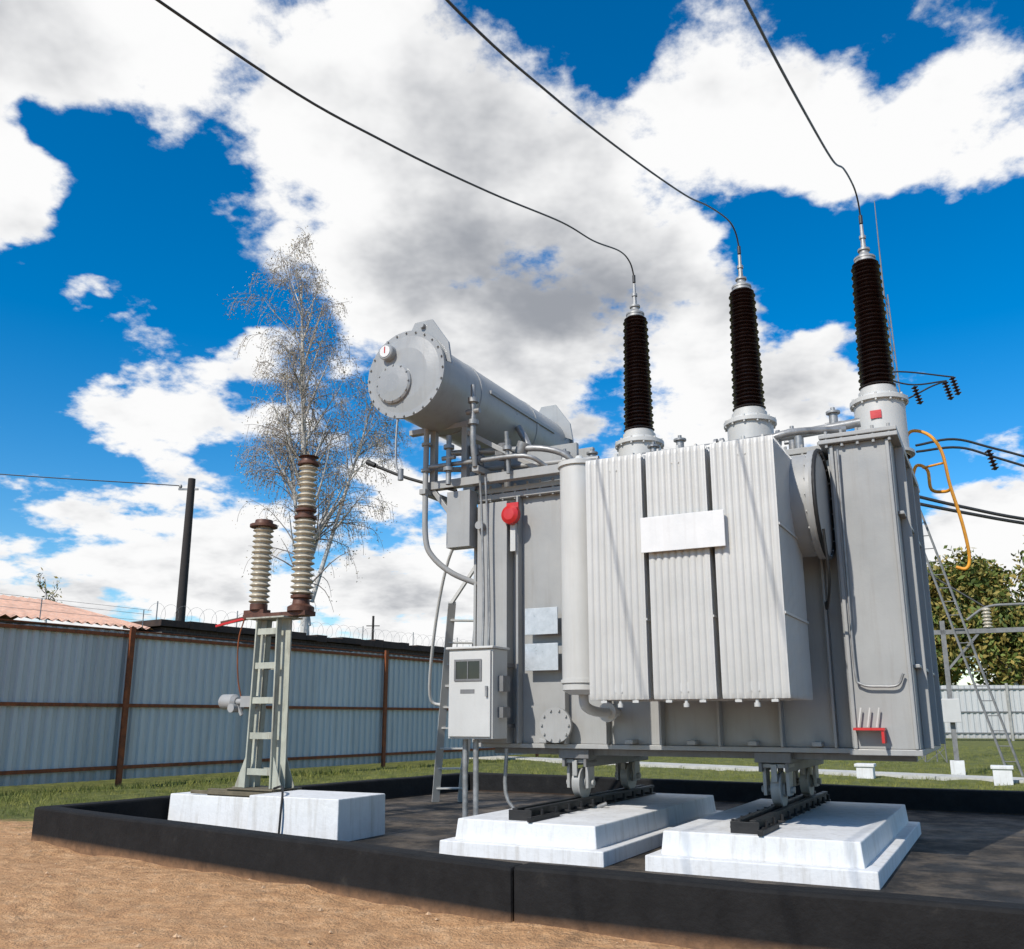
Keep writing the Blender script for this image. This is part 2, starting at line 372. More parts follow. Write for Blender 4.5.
def rad():
    k = MB(); w = 0.502; z0, z1 = 0.0, 2.02; NF = 9; n = NF*8+1
    rows = [(0.0, 0.992, 0.35), (0.010, 1.0, 0.6), (0.05, 1, 1), (z1-0.05, 1, 1), (z1-0.010, 1.0, 0.6), (z1, 0.992, 0.35)]
    ny = 20
    for q in range(ny):
        y = q*0.046; vs = []
        for sgn in (-1, 1):
            for z, ws, am in rows:
                for i in range(n):
                    t = i/(n-1); x = (t-0.5)*w; ph = (t*NF) % 1.0
                    pr = abs(math.sin(math.pi*ph))**0.6 if 0.02 < t < 0.98 else 0.75
                    off = 0.0015+0.019*pr*am
                    vs.append((x*ws, y+sgn*off, z))
        nr = len(rows); fs = []
        for sgn in (0, 1):
            o = sgn*nr*n
            for r_ in range(nr-1):
                for i in range(n-1):
                    f = (o+r_*n+i, o+r_*n+i+1, o+(r_+1)*n+i+1, o+(r_+1)*n+i); fs.append(f if sgn == 0 else f[::-1])
        k.add(vs, fs, 0, True)
        o = nr*n; fs = []; e = n-1
        for r_ in range(nr-1):
            fs.append((r_*n, (r_+1)*n, o+(r_+1)*n, o+r_*n)); fs.append((r_*n+e, o+r_*n+e, o+(r_+1)*n+e, (r_+1)*n+e))
        e = (nr-1)*n
        for i in range(n-1):
            fs.append((i, o+i, o+i+1, i+1)); fs.append((e+i, e+i+1, o+e+i+1, o+e+i))
        k.add(vs, fs, 0, False)
    return k
fins = rad()
def header(z, low):
    hd = MB(); hd.cyl((0, -0.012, z), (0, 1.45, z), 0.045, 16); hd.cyl((0, 1.1, z), (0, 1.16, z), 0.09, 20)
    if low:
        hd.cyl((0, 0.02, z-0.04), (0, 0.02, -0.045), 0.014, 8); hd.cyl((0, 0.02, -0.03), (0, 0.02, -0.06), 0.024, 8)
        hd.box(-0.16, -0.11, 0.0, 0.02, -0.025, 0.004); hd.box(0.11, 0.16, 0.0, 0.02, -0.025, 0.004)
    else:
        hd.cyl((0, 0.08, z), (0, 0.08, 2.07), 0.016, 8)
        for x in (-0.15, 0.17): hd.box(x-0.008, x+0.008, 0.0, 0.87, 2.022, 2.04)
    return hd
def strap(z):
    k = MB(); k.box(0.254, 0.262, -0.02, 0.9, z, z+0.018); return k
R0_ = fins.obj('radiator', PAINT_L, TR, loc=(1.03, -0.1, 1.34)); subs = [header(0.09, True).obj('header_pipe', PAINT_L, R0_), header(1.93, False).obj('header_pipe', PAINT_L, R0_), strap(.62).obj('fin_strap', PAINT_L, R0_), strap(1.3).obj('fin_strap', PAINT_L, R0_)]
for a in (1.575, 2.12):
    c0 = dup(R0_, TR, (a, -0.1, 1.34))
    for s_ in subs: dup(s_, c0)
k = MB(); k.box(1.28, 1.97, -0.175, -0.160, 2.50, 2.79)
k.obj('sign_plate', WHITEP, TR, bevel=0.003)
for a in (1.38, 1.86):
    k = MB(); k.box(a-.015, a+.015, -0.159, -0.11, 2.52, 2.77); k.obj('sign_bracket', GALV, TR)

k = MB()
k.lathe([(0, 1.40), (.12, 1.40), (.185, 1.44), (.185, 3.50), (.205, 3.50), (.205, 3.54), (.15, 3.56), (.05, 3.58), (.03, 3.62), (0, 3.62)], (0.43, 0.55, 0), (0, 0, 1), 32)
k.lathe([(.188, 1.5), (.2, 1.5), (.2, 1.53), (.188, 1.53)], (0.43, 0.55, 0), (0, 0, 1), 32)
k.tube(curve([(0.43, 0.6, 3.4), (0.43, 1.0, 3.42), (0.43, 1.36, 3.42)]), 0.05, 12)
k.tube(curve([(0.43, 0.55, 1.42), (0.43, 0.6, 1.3), (0.43, 0.9, 1.25), (0.43, 1.36, 1.25)]), 0.045, 12)
k.cyl((0.43, 1.1, 1.25), (0.43, 1.15, 1.25), 0.09, 16)
k.obj('oil_filter', PAINT_L, TR)

k = MB()
k.lathe([(0, -.32), (.44, -.32), (.44, .0), (.47, .0), (.47, .03), (.475, .045), (.47, .06), (.40, .07), (0, .075)], (2.50, 0.86, 2.98), (1, 0, 0), 40)
for i in range(20):
    t = i*math.pi/10; k.cyl((2.49, 0.86+.455*math.cos(t), 2.98+.455*math.sin(t)), (2.58, 0.86+.455*math.cos(t), 2.98+.455*math.sin(t)), 0.012, 6)
k.box(2.25, 2.48, 1.0, 1.36, 2.7, 3.25)
k.obj('cable_box_drum', PAINT, TR)
k = MB(); k.tube([(2.57, 0.86+.465*math.cos(t*math.pi/18), 2.98+.465*math.sin(t*math.pi/18)) for t in range(37)], 0.018, 6)
k.obj('drum_gasket', RUBBER, TR)
k = MB(); k.tube(curve([(2.6, 0.52, 2.7), (2.60, 0.62, 2.3), (2.52, 0.92, 2.1), (2.45, 1.3, 2.2)]), 0.012, 6)
k.obj('cable', RUBBER, TR)

ns = 32; H = 1.37; r_c0, r_c1 = 0.12, 0.09
prof = [(r_c0, 0)]
for i in range(ns):
    z = H*(i+0.12)/ns; p = H/ns; t = i/ns; rc = r_c0+(r_c1-r_c0)*t; rs = 0.172+(0.140-0.172)*t
    if i % 2: rs -= 0.012
    prof += [(rc, z), (rs-0.006, z+p*0.25), (rs, z+p*0.34), (rs-0.008, z+p*0.46), (rc, z+p*0.75)]
prof.append((r_c1, H))
por = MB(); por.lathe(prof, (0, 0, 0), (0, 0, 1), 28)
tur = MB(); tur.lathe([(.235, -.72), (.235, -.17), (.27, -.17), (.27, -.13), (.23, -.13), (.22, -.10), (.18, -.08), (.18, -.035), (.16, -.035), (.16, 0.0), (.12, .003)], (0, 0, 0), (0, 0, 1), 36)
tur.lathe([(.236, -.70), (.28, -.70), (.28, -.67), (.236, -.67)], (0, 0, 0), (0, 0, 1), 36)
for i in range(12):
    t = i*math.pi/6; tur.cyl((.255*math.cos(t), .255*math.sin(t), -.19), (.255*math.cos(t), .255*math.sin(t), -.11), 0.012, 6)
ter = MB(); ter.lathe([(.10, 0), (.10, .03), (.105, .03), (.105, .05), (.07, .07), (.045, .10), (.045, .13), (.06, .13), (.06, .15), (.026, .16), (.022, .27), (.032, .27), (.032, .30), (.018, .31), (.016, .43), (0, .44)], (0, 0, H), (0, 0, 1), 24)
P0 = None
BA = (0.485, 1.71, 2.975); BZ = (4.29, 4.34, 4.36)
for a, z in zip(BA, BZ):
    if P0 is None:
        P0 = empty('bushing', (a, 2.1, z), 0, TR)
        bp = [por.obj('porcelain_insulator', PORC_D, P0), tur.obj('bushing_turret', PAINT_L, P0), ter.obj('terminal', SILV, P0)]
    else:
        e = dup(P0, TR, (a, 2.1, z))
        for o in bp: dup(o, e)
k = MB(); k.box(2.91, 3.01, 1.853, 1.861, 3.99, 4.07); k.obj('warning_tag', RED, TR)

CA, CZ, CR = -1.52, 4.77, 0.44
k = MB()
k.lathe([(0, .40), (CR-.15, .41), (CR-.01, .43), (CR+.05, .43), (CR+.05, .47), (CR, .47), (CR, 3.75), (CR+.03, 3.75), (CR+.03, 3.79), (CR-.05, 3.85), (0, 3.9)], (CA, 0, CZ), (0, 1, 0), 44)
for i in range(24):
    t = i*math.pi/12; x, z = CA+(CR+.03)*math.cos(t), CZ+(CR+.03)*math.sin(t); k.cyl((x, .41, z), (x, .49, z), .012, 6)
k.lathe([(.22, .42), (.22, .385), (.20, .37), (.1, .355), (0, .35)][::-1], (CA-0.12, 0, CZ-0.10), (0, 1, 0), 28)
for i in range(12):
    t = i*math.pi/6; x, z = CA-.12+.2*math.cos(t), CZ-.10+.2*math.sin(t); k.cyl((x, .36, z), (x, .39, z), .011, 6)
k.lathe([(.09, .42), (.09, .34), (.08, .33), (0, .33)][::-1], (CA-0.20, 0, CZ+0.26), (0, 1, 0), 24)
def prism(pts, b0, b1):
    n = len(pts); V = [(x, b0, z) for x, z in pts]+[(x, b1, z) for x, z in pts]
    k.add(V, [tuple(range(n)), tuple(range(2*n-1, n-1, -1))]+[(i, n+i, n+(i+1) % n, (i+1) % n) for i in range(n)])
for b_ in (0.50, 3.6):
    prism([(CA-.04, CZ+.40), (CA+.06, CZ+.60), (CA+.28, CZ+.60), (CA+.49, CZ+.30), (CA+.53, CZ+.06), (CA+.40, CZ+.12)], b_, b_+.03)
k.cyl((CA+.17, .46, CZ+.54), (CA+.17, .56, CZ+.54), .03, 12)
for b_ in (1.3, 2.7): k.lathe([(CR-.002, b_), (CR+.008, b_), (CR+.008, b_+.05), (CR-.002, b_+.05)], (CA, 0, CZ), (0, 1, 0), 44)
k.cyl((CA, 1.9, CZ+CR-.02), (CA, 1.9, CZ+CR+.06), .07, 16)
k.box(CA+CR-.02, CA+CR+.015, 1.5, 3.2, CZ+.05, CZ+.09)
k.obj('conservator', PAINT_C, TR)
k = MB(); k.cyl((CA-0.20, .334, CZ+.26), (CA-0.20, .322, CZ+.26), .065, 24); k.obj('oil_level_gauge', WHITEP, TR)
k = MB(); k.box(CA-.205, CA-.195, .316, .321, CZ+.24, CZ+.31); k.obj('gauge_needle', RED, TR)
k = MB()
for b_ in (1.15, 3.0):
    for a in (CA-0.08, CA+0.33): k.beam((a, b_, 3.74), (a, b_, 4.40), 0.07, 0.07)
    k.beam((CA-0.16, b_, 3.70), (0.15, b_, 3.70), 0.1, 0.09)
    k.beam((CA-0.40, b_, 4.36), (CA+0.42, b_, 4.36), 0.08, 0.06)
    k.beam((CA-0.08, b_, 3.66), (-1.12, b_, 3.05), 0.05, 0.05)
    k.beam((CA+0.3, b_, 4.3), (-0.3, b_, 3.74), 0.05, 0.05)
k.beam((CA-0.13, 1.0, 3.62), (CA-0.13, 3.2, 3.62), 0.08, 0.06)
k.beam((-0.95, 0.95, 3.78), (-0.95, 3.2, 3.78), 0.08, 0.06)
k.box(-1.16, -1.13, 1.3, 3.2, 0.951, 3.45)
k.box(-1.39, -1.1, 1.10, 1.26, 2.98, 3.60)
k.box(-1.55, -0.1, 1.7, 1.76, 3.72, 4.15); k.box(-1.3, -0.2, 2.4, 2.46, 3.75, 4.3)
k.obj('support_frame', PAINT, TR, bevel=0.004)
def run(paths, flanges=(), mat_=GALV, name='pipe'):
    k = MB()
    for pts, r in paths: k.tube(curve(pts, 5), r, 10)
    for p, q, r in flanges: k.cyl(p, q, r, 14)
    return k.obj(name, mat_, TR)
run([([(CA-0.12, 1.05, 4.35), (CA-0.12, 1.05, 3.6), (CA-0.11, 1.06, 3.1), (CA-0.04, 1.1, 2.9), (CA+.15, 1.2, 2.72), (-1.12, 1.35, 2.6)], 0.032)], [((CA-.12, 1.05, z), (CA-.12, 1.05, z+.03), .055) for z in (4.15, 3.85)], PAINT)
run([([(CA+0.44, 2.2, CZ-.15), (CA+0.58, 2.2, CZ-.45), (CA+0.62, 2.15, 3.95), (CA+0.9, 2.1, 3.85), (0.1, 2.0, 3.82), (0.1, 2.0, 3.62)], 0.045)], [((0.1, 2.0, 3.7), (0.1, 2.0, 3.74), .08)])
run([([(-1.45, 1.22, 4.08), (-1.05, 1.22, 4.05), (-0.8, 1.22, 4.02), (-0.3, 1.22, 3.98), (0.0, 1.3, 3.85), (0.0, 1.35, 3.6)], 0.035)], [((-1.1, 1.2, 4.0), (-1.1, 1.2, 4.12), .06), ((-0.55, 1.22, 3.95), (-0.5, 1.22, 4.07), .07), ((0.0, 1.33, 3.75), (0.0, 1.33, 3.8), .07)])
run([([(-1.6, 1.05, 3.9), (-1.0, 1.02, 3.88), (-0.4, 1.02, 3.86), (-0.2, 1.15, 3.75)], 0.025)], [((-1.0, 1.02, 3.88), (-0.92, 1.02, 3.88), .055)])
run([([(-1.3, 0.98, 4.2), (-1.3, 0.98, 3.65)], .03)], [((-1.3, .98, 4.05), (-1.3, .98, 4.09), .06), ((-1.3, .98, 3.8), (-1.3, .98, 3.84), .06), ((-1.38, .98, 3.95), (-1.22, .98, 3.95), .025)])
run([([(-0.6, 1.0, 4.15), (-0.6, 1.05, 3.7)], .022)], [((-0.6, 1.02, 3.95), (-0.6, 1.02, 3.99), .05)])
run([([(-0.8, 1.4, 4.2), (-0.8, 1.4, 3.65)], .04)], [((-0.8, 1.4, 4.0), (-0.8, 1.4, 4.05), .08), ((-0.8, 1.4, 3.8), (-0.8, 1.4, 3.84), .08)], PAINT_D)
run([([(-1.15, 1.35, 4.15), (-1.15, 1.35, 3.65)], .035)], [((-1.15, 1.35, 3.9), (-1.15, 1.35, 3.95), .075), ((-1.22, 1.35, 4.02), (-1.08, 1.35, 4.02), .035)], PAINT_D)
run([([(-1.7, 1.3, 3.95), (-1.1, 1.5, 3.93), (0.2, 1.6, 3.9)], .03)], [((-0.2, 1.57, 3.91), (-0.14, 1.58, 3.91), .06)], PAINT)
run([([(-0.95, 0.9, 4.7), (-0.95, 0.9, 4.1), (-0.95, 0.95, 3.8)], 0.03)], [((-0.95, 0.9, z), (-0.95, 0.9, z+.05), .06) for z in (4.5, 4.25)]+[((-1.03, .9, 4.4), (-.87, .9, 4.4), .03)])
run([([(-0.95, 1.05, 3.75), (-0.95, 1.1, 3.3), (-0.93, 1.12, 2.4), (-0.93, 1.1, 1.9)], 0.014)], name='conduit')
run([([(-0.88, 1.05, 3.7), (-0.88, 1.1, 3.2), (-0.86, 1.12, 2.3), (-0.86, 1.1, 1.9)], 0.012)], name='conduit')
run([([(0.75, 1.45, 3.80), (1.6, 1.45, 3.80), (2.4, 1.45, 3.82), (2.85, 1.5, 3.86)], 0.045), ([(0.9, 1.45, 3.6), (0.9, 1.45, 3.80)], 0.045), ([(2.3, 1.45, 3.6), (2.3, 1.45, 3.82)], 0.045)], [((a, 1.45, 3.80), (a+.03, 1.45, 3.80), .08) for a in (1.5, 1.56, 2.1)])
run([([(2.05, 0.9, 3.42), (2.05, 0.95, 3.60), (2.3, 1.0, 3.70), (2.75, 1.2, 3.72)], 0.035)])
run([([(2.69, 1.05, 3.5), (2.68, 1.05, 2.4), (2.68, 1.05, 1.6), (2.72, 1.05, 1.47), (2.88, 1.05, 1.45), (3.0, 1.05, 1.46), (3.05, 1.05, 1.55)], 0.011)], name='conduit')
for a in (-1.0, -0.88): run([([(a, 0.9, 0.99), (a+.005, 0.9, 0.3), (a+.01, 0.9, 0.05)], 0.028)], name='conduit')
run([([(-0.7, 1.2, 0.9), (-0.68, 1.2, 0.4), (-0.3, 1.3, 0.2), (0.2, 1.6, 0.38)], 0.02)], name='conduit')
run([([(-2.35, 1.0, 4.02), (-1.9, 1.1, 3.82), (-1.3, 1.15, 3.62)], 0.018)], [((-2.4, .98, 4.05), (-2.3, 1.0, 4.0), .03)], RUBBER)
run([([(CA-0.1, 0.46, CZ-.42), (CA-0.1, 0.44, CZ-.8), (CA-0.07, 0.43, CZ-1.05), (CA-0.02, 0.43, CZ-1.07)], 0.012)], [((CA-.02, .43, CZ-1.17), (CA-.02, .43, CZ-1.05), .03)])
for a, b_, h in ((1.1, 1.6, .36), (1.25, 1.8, .28), (2.2, 1.7, .32), (-0.2, 1.6, .40), (0.0, 1.9, .45), (2.62, 1.5, .38), (0.85, 1.5, .3)):
    k = MB(); k.cyl((a, b_, 3.63), (a, b_, 3.6+h), .04, 12); k.cyl((a, b_, 3.6+h), (a, b_, 3.62+h), .065, 12); k.cyl((a-.08, b_, 3.5+h), (a+.08, b_, 3.5+h), .02, 8); k.cyl((a, b_, 3.62+h), (a, b_, 3.66+h), .02, 8); k.obj('valve', GALV, TR)
k = MB(); k.lathe([(0, 0), (.07, 0), (.09, .03), (.09, .14), (.06, .17), (0, .17)], (-0.75, 1.22, 3.92), (0, 0, 1), 18); k.box(-.82, -.68, 1.15, 1.29, 3.96, 4.06)
k.obj('gas_relay', PAINT_D, TR)
k = MB(); k.lathe([(0, -.05), (.06, -.045), (.1, -.02), (.105, .03), (0, .035)], (-0.63, 1.15, 3.28), (0, 1, 0), 24); k.box(-0.70, -0.56, 1.19, 1.215, 3.22, 3.42)
k.obj('alarm_bell', RED, TR)
k = MB(); k.box(-.66, -.60, 1.2, 1.238, 2.9, 3.2); k.obj('bell_bracket', PAINT_L, TR)
for z in (2.02, 1.66):
    k = MB(); k.box(-0.50, -0.13, 1.22, 1.235, z, z+0.27); k.obj('name_plate', PLATE, TR, bevel=0.003)
cab = empty('control_cabinet', (-0.86, 0.9, 1.0), 0, TR)
k = MB(); k.box(-.25, .25, -.15, .15, 0, .86); k.box(-.27, .27, -.19, .17, .862, .885); k.obj('cabinet_body', PAINT_L, cab, bevel=0.006)
k = MB(); k.box(-.235, .235, -.175, -.153, .02, .84)
k.obj('cabinet_door', PAINT_L, cab, bevel=0.005)
k = MB(); k.box(-.15, .12, -.181, -.176, .57, .74); k.obj('cabinet_window', GLASS, cab)
k = MB(); k.box(-.17, .14, -.186, -.182, .74, .76); k.box(-.17, .14, -.186, -.182, .55, .57); k.box(-.17, -.15, -.186, -.182, .57, .74); k.box(.12, .14, -.186, -.182, .57, .74); k.box(-.02, -.01, -.186, -.182, .57, .74); k.obj('window_frame', PAINT_D, cab)
k = MB(); k.box(.19, .21, -.20, -.176, .40, .50); k.obj('door_handle', GALV, cab)
k = MB(); k.box(-.1, .06, -.178, -.1755, .43, .47); k.obj('door_label', PAINT_D, cab)
k = MB(); k.box(-.2, .2, .151, .40, .1, .14); k.obj('cabinet_bracket', PAINT_D, cab)
k = MB(); k.box(-.2, .2, .151, .40, .7, .74); k.obj('cabinet_bracket', PAINT_D, cab)
k = MB(); k.box(.251, .31, -.05, .1, .2, .3); k.obj('cable_gland', PAINT_D, cab)
k = MB(); k.box(.251, .31, -.05, .1, .45, .6); k.obj('cable_gland', PAINT_D, cab)
k = MB(); k.box(2.64, 2.88, 0.95, 1.09, 1.10, 1.12); k.box(2.85, 2.872, 0.96, 1.09, 1.0, 1.10); k.obj('red_step', RED, TR)
for a in (2.67, 2.74, 2.81):
    k = MB(); k.beam((a, 1.05, 1.125), (a+.03, 1.05, 1.28), .012, .012); k.obj('grounding_pin', PAINT_L, TR)
k = MB(); b0 = Vector((-3.45, 4.2, 0.05)); t0 = Vector((-2.42, 2.9, 2.65)); w_ = Vector((0.30, 0.2, 0))
k.beam(b0, t0, .10, .05); k.beam(b0+w_, t0+w_, .10, .05)
for i in range(9):
    p = b0+(t0-b0)*((i+.7)/9.5); k.beam(p, p+w_, .10, .02)
k.tube(curve([b0+(t0-b0)*.5, b0+(t0-b0)*.52+Vector((-.16, -.1, .1)), b0+(t0-b0)*.8+Vector((-.14, -.1, .3)), t0+Vector((0, -.1, .55)), t0+Vector((.3, -.2, .9))]), .022, 8)
k.beam(t0, (-1.62, 2.9, 3.66), .04, .04); k.beam(t0+w_, (-1.45, 3.0, 3.66), .04, .04)
k.obj('ladder', PAINT_L, TR)
k = MB()
r1 = curve([(3.12, 2.9, 3.7), (3.125, 2.9, 4.0), (3.20, 2.9, 4.12), (3.36, 2.9, 4.05), (3.46, 2.9, 3.85), (3.50, 2.9, 3.5), (3.57, 2.9, 3.1), (3.60, 2.9, 2.76), (3.56, 2.9, 2.64), (3.47, 2.9, 2.66)])
r2 = curve([(3.14, 3.05, 3.62), (3.20, 3.05, 3.78), (3.30, 3.05, 3.72), (3.32, 3.0, 3.5), (3.44, 2.95, 3.45), (3.51, 2.9, 3.46)])
k.tube(r1, .017, 10); k.tube(r2, .017, 10)
k.tube([(3.26, 3.05, 3.75), (3.47, 2.9, 3.74)], .013, 8)
k.obj('handrail', ORANGE, TR)

# ------------------------------------------------------------------ neutral disconnector on column
DC = empty('disconnector', T(-3.49, 0.80, 0.371), YAW, label='steel column with two post insulators on a white block', category='disconnector')
k = MB()
k.box(-.62, .34, -.22, -.15, 0, .07); k.box(-.62, .34, .15, .22, 0, .07); k.box(-.33, .33, -.24, .24, .071, .085)
k.box(-.85, .35, -.245, -.225, .012, .05)
k.obj('base_frame', simple('oily_frame_steel', (0.15, 0.125, 0.08), 0.7, 0.1, 0.4, 6), DC, bevel=0.004)
k = MB()
for sx in (-1, 1):
    x0, x1 = sx*.185, sx*.15
    for sy in (-.085, .085): k.beam((x0, sy, .086), (x1, sy, 1.915), .075, .02)
    k.beam((x0+sx*.03, 0, .086), (x1+sx*.03, 0, 1.915), .012, .15)
for i in range(5):
    z = .22+i*.38
    for sy in (-.10, .10): k.box(-.17+.006*i, .17-.006*i, sy-.005, sy+.005, z, z+.07)
for sx in (-1, 1):
    for y in (-.1, .1):
        k.add([(sx*.20, y-.006, .086), (sx*.33, y-.006, .086), (sx*.33, y-.006, .11), (sx*.20, y-.006, .42), (sx*.20, y+.006, .086), (sx*.33, y+.006, .086), (sx*.33, y+.006, .11), (sx*.20, y+.006, .42)], [(0,1,2,3),(7,6,5,4),(0,4,5,1),(1,5,6,2),(2,6,7,3),(3,7,4,0)])
k.box(-.28, .28, -.16, .16, 1.917, 1.935)
k.obj('support_column', simple('pale_green_paint', (0.40, 0.41, 0.34), 0.5, 0, 0.2, 5, (0.13, 0.085, 0.05), 0.8), DC, bevel=0.003)
UP = empty('insulator_assembly', (0.02, 0, .075), 0, DC)
k = MB()
k.box(-.42, .50, -.09, .09, 1.861, 1.91); k.box(-.44, -.14, -.06, .06, 1.911, 1.96); k.beam((-.85, .02, 1.84), (-.3, .02, 1.90), .05, .04)
k.lathe([(.15, 0), (.15, .05), (.10, .08), (.09, .14), (.12, .15), (.12, .18)], (.36, 0, 1.911), (0, 0, 1), 20)
k.obj('insulator_mount', BROWNCAP, UP)
k = MB()
k.beam((-.9, -.02, 1.805), (-.4, -.02, 1.88), .025, .025); k.obj('operating_rod', RED, UP)
k = MB(); k.tube(curve([(-.38, -.1, 1.86), (-.43, -.12, 1.6), (-.42, -.1, 1.2), (-.36, -.08, .95)]), .008, 6); k.obj('earthing_cable', RUST, UP)
k = MB()
k.cyl((-.62, -.02, .93), (-.2, -.02, .93), .035, 12); k.lathe([(0, 0), (.06, 0), (.085, .03), (.085, .2), (.05, .24), (0, .24)], (-.72, -.02, .93), (1, 0, 0), 18); k.cyl((-.5, -.1, .86), (-.5, .06, .86), .05, 12)
k.beam((-.48, -.02, .9), (-.40, -.02, .78), .03, .03); k.box(-.36, -.19, -.1, .06, .87, .99)
k.obj('drive_shaft', PAINT, UP)
def ins(h, n, rs, rc):
    pf = [(rc, 0)]
    for i in range(n):
        z = h*(i+.1)/n; p = h/n
        pf += [(rc, z), (rs, z+p*.3), (rs-.003, z+p*.42), (rc, z+p*.78)]
    return pf+[(rc, h)]
XL = -.27
k = MB(); k.lathe([(.10, 1.96), (.10, 2.03), (.08, 2.03)], (XL, 0, 0), (0, 0, 1), 20); k.obj('insulator_foot', BROWNCAP, UP)
k = MB(); k.lathe(ins(.90, 14, .12, .085), (XL, 0, 2.03), (0, 0, 1), 22); k.obj('post_insulator', PORC_G, UP)
k = MB(); k.lathe([(.08, 2.93), (.16, 2.935), (.16, 2.965), (.11, 2.97), (.10, 3.02), (0, 3.03)], (XL, 0, 0), (0, 0, 1), 20); k.obj('insulator_cap', BROWNCAP, UP)
k = MB(); k.lathe(ins(.88, 13, .13, .085), (.36, 0, 2.09), (0, 0, 1), 22); k.obj('post_insulator', PORC_G, UP)
k = MB(); k.lathe(ins(.52, 8, .11, .07), (.36, 0, 3.09), (0, 0, 1), 22); k.obj('post_insulator', PORC_G, UP)
k = MB(); k.lathe([(.085, 2.97), (.13, 2.975), (.13, 3.0), (.09, 3.01), (.09, 3.05), (.12, 3.06), (.12, 3.085), (.07, 3.09)], (.36, 0, 0), (0, 0, 1), 20); k.obj('insulator_flange', BROWNCAP, UP)
k = MB(); k.lathe([(.07, 3.61), (.125, 3.615), (.125, 3.64), (.09, 3.65), (.08, 3.70), (.12, 3.71), (0, 3.72)], (.36, 0, 0), (0, 0, 1), 20); k.obj('insulator_cap', BROWNCAP, UP)
k = MB(); pts = curve([(.32, -.2, .10), (.6, -.40, .14), (.85, -.66, .10), (.90, -.725, -.03), (.90, -.74, -.32)]); k.tube(pts, .012, 6); k.obj('earthing_cable', RUBBER, DC)

# ------------------------------------------------------------------ overhead conductors
zb = [(2.1, 6.2), (2.09, 6.33), (1.97, 6.42), (1.65, 6.40), (0.9, 6.15), (0.1, 5.82), (-1.3, 5.36), (-2.7, 4.95), (-4.0, 4.66), (-6.5, 4.38), (-10, 4.25), (-15, 4.6), (-20, 5.6), (-26, 7.6)]
for a, zt, dz in zip(BA, BZ, (0.02, -0.05, -0.10)):
    k = MB(); o = T(a, 2.1, 0); top = zt+H+.43
    P_ = [(2.1, top-.02), (2.095, top+.10)]+[(b_, z+(dz if b_ < .5 else top-6.2)) for b_, z in zb[2:]]
    k.tube(curve([T(a, b_, z)-o for b_, z in P_], 8), 0.0085, 6)
    k.lathe([(0, 0), (.019, 0), (.019, .09), (0, .09)], (0, 0, top+.015), (0, 0, 1), 10)
    k.obj('overhead_conductor', WIRE, loc=o, label='thick stranded wire sweeping up from a bushing terminal', category='wire', group='conductors above the transformer')

# ------------------------------------------------------------------ fence
FD = Vector((0.545, 0.838)).normalized(); FO = Vector((-8.2, 15.3))
fang = math.atan2(FD.y, FD.x)
def corr(L0, L1, h, pitch=0.2, d=0.035):
    k = MB(); x = L0; vs = []
    while x < L1:
        for dx, y in ((0, 0), (.35, 0), (.5, d), (.85, d)): vs.append((x+dx*pitch, y))
        x += pitch
    V = []
    for i, (x, y) in enumerate(vs):
        hh = h+0.02*math.sin(math.floor(x/1.15)*7.3)
        V += [(x, y, 0.12), (x, y, hh)]
    k.add(V, [(2*i, 2*i+2, 2*i+3, 2*i+1) for i in range(len(vs)-1)]); return k
F1 = empty('metal_fence', (FO.x, FO.y, 0), fang, label='light grey corrugated metal fence with rusty posts and rails', category='fence', group='site perimeter fences')
corr(-14, 44, 2.74).obj('fence_sheet', FENCE, F1)
for z in (0.33, 1.42, 2.68):
    k = MB(); k.box(-14, 44, -.045, -.008, z-.03, z+.03); k.obj('fence_rail', RUST, F1)
k = MB(); k.box(-14, 44, -.03, .06, 2.765, 2.785); k.obj('fence_capping', RUST, F1)
pm = MB(); pm.box(-.05, .05, -.10, -.047, 0, 2.84)
p_ = None
for i in range(-2, 6):
    s = 2.0+i*7.17
    if p_ is None: p_ = pm.obj('fence_post', RUST, F1, loc=(s, 0, 0))
    else: dup(p_, F1, (s, 0, 0))
F2 = empty('metal_fence', (15.6, 52, 0), math.radians(-12), label='distant pale corrugated metal fence behind grass', category='fence', group='site perimeter fences')
corr(0, 60, 2.9, 0.3, 0.05).obj('fence_sheet', FENCE, F2)
for z in (0.4, 1.5, 2.7):
    k = MB(); k.box(0, 60, -.05, -.01, z-.03, z+.03); k.obj('fence_rail', PAINT_D, F2)
pm = MB(); pm.box(-.06, .06, -.12, -.05, 0, 3.0); p_ = pm.obj('fence_post', CONC, F2, loc=(1, 0, 0))
for i in range(1, 18): dup(p_, F2, (1+i*3.4, 0, 0))

WB = empty('brick_wall', (FO.x, FO.y, 0), fang, label='dark brick wall with tarred coping behind the fence', category='wall')
k = MB(); k.box(5.0, 40, 3.2, 4.4, 0, 3.25); k.obj('wall', BRICK, WB)
k = MB()
x = 4.85
while x < 40:
    w_ = random.choice((.4, .6, .8)); k.box(x, x+w_-.01, 3.05, 4.5, 3.25+random.uniform(0, .03), 3.42+random.uniform(-.05, .06)); x += w_
k.obj('coping', DARKROOF, WB)
k = MB(); pts = []
for i in range(1380):
    t = i*0.42; x = 5.0+i*0.025; pts.append((x, 3.6+.2*math.cos(t), 3.66+.2*math.sin(t)))
k.tube(pts, .004, 3)
x = 5.1
while x < 40: k.cyl((x, 3.6, 3.4), (x, 3.6, 3.9), .015, 5); x += 2.4
k.obj('barbed_wire', GALV, WB)
BL = empty('storage_shed', (FO.x, FO.y, 0), fang, label='low shed with faded orange corrugated roof behind the fence', category='shed')
k = MB(); k.box(-22, 4.5, 3.3, 11.5, 0, 3.1); k.obj('wall', BRICK, BL)
k = MB(); x = -22.3; V = []; nn_ = 0
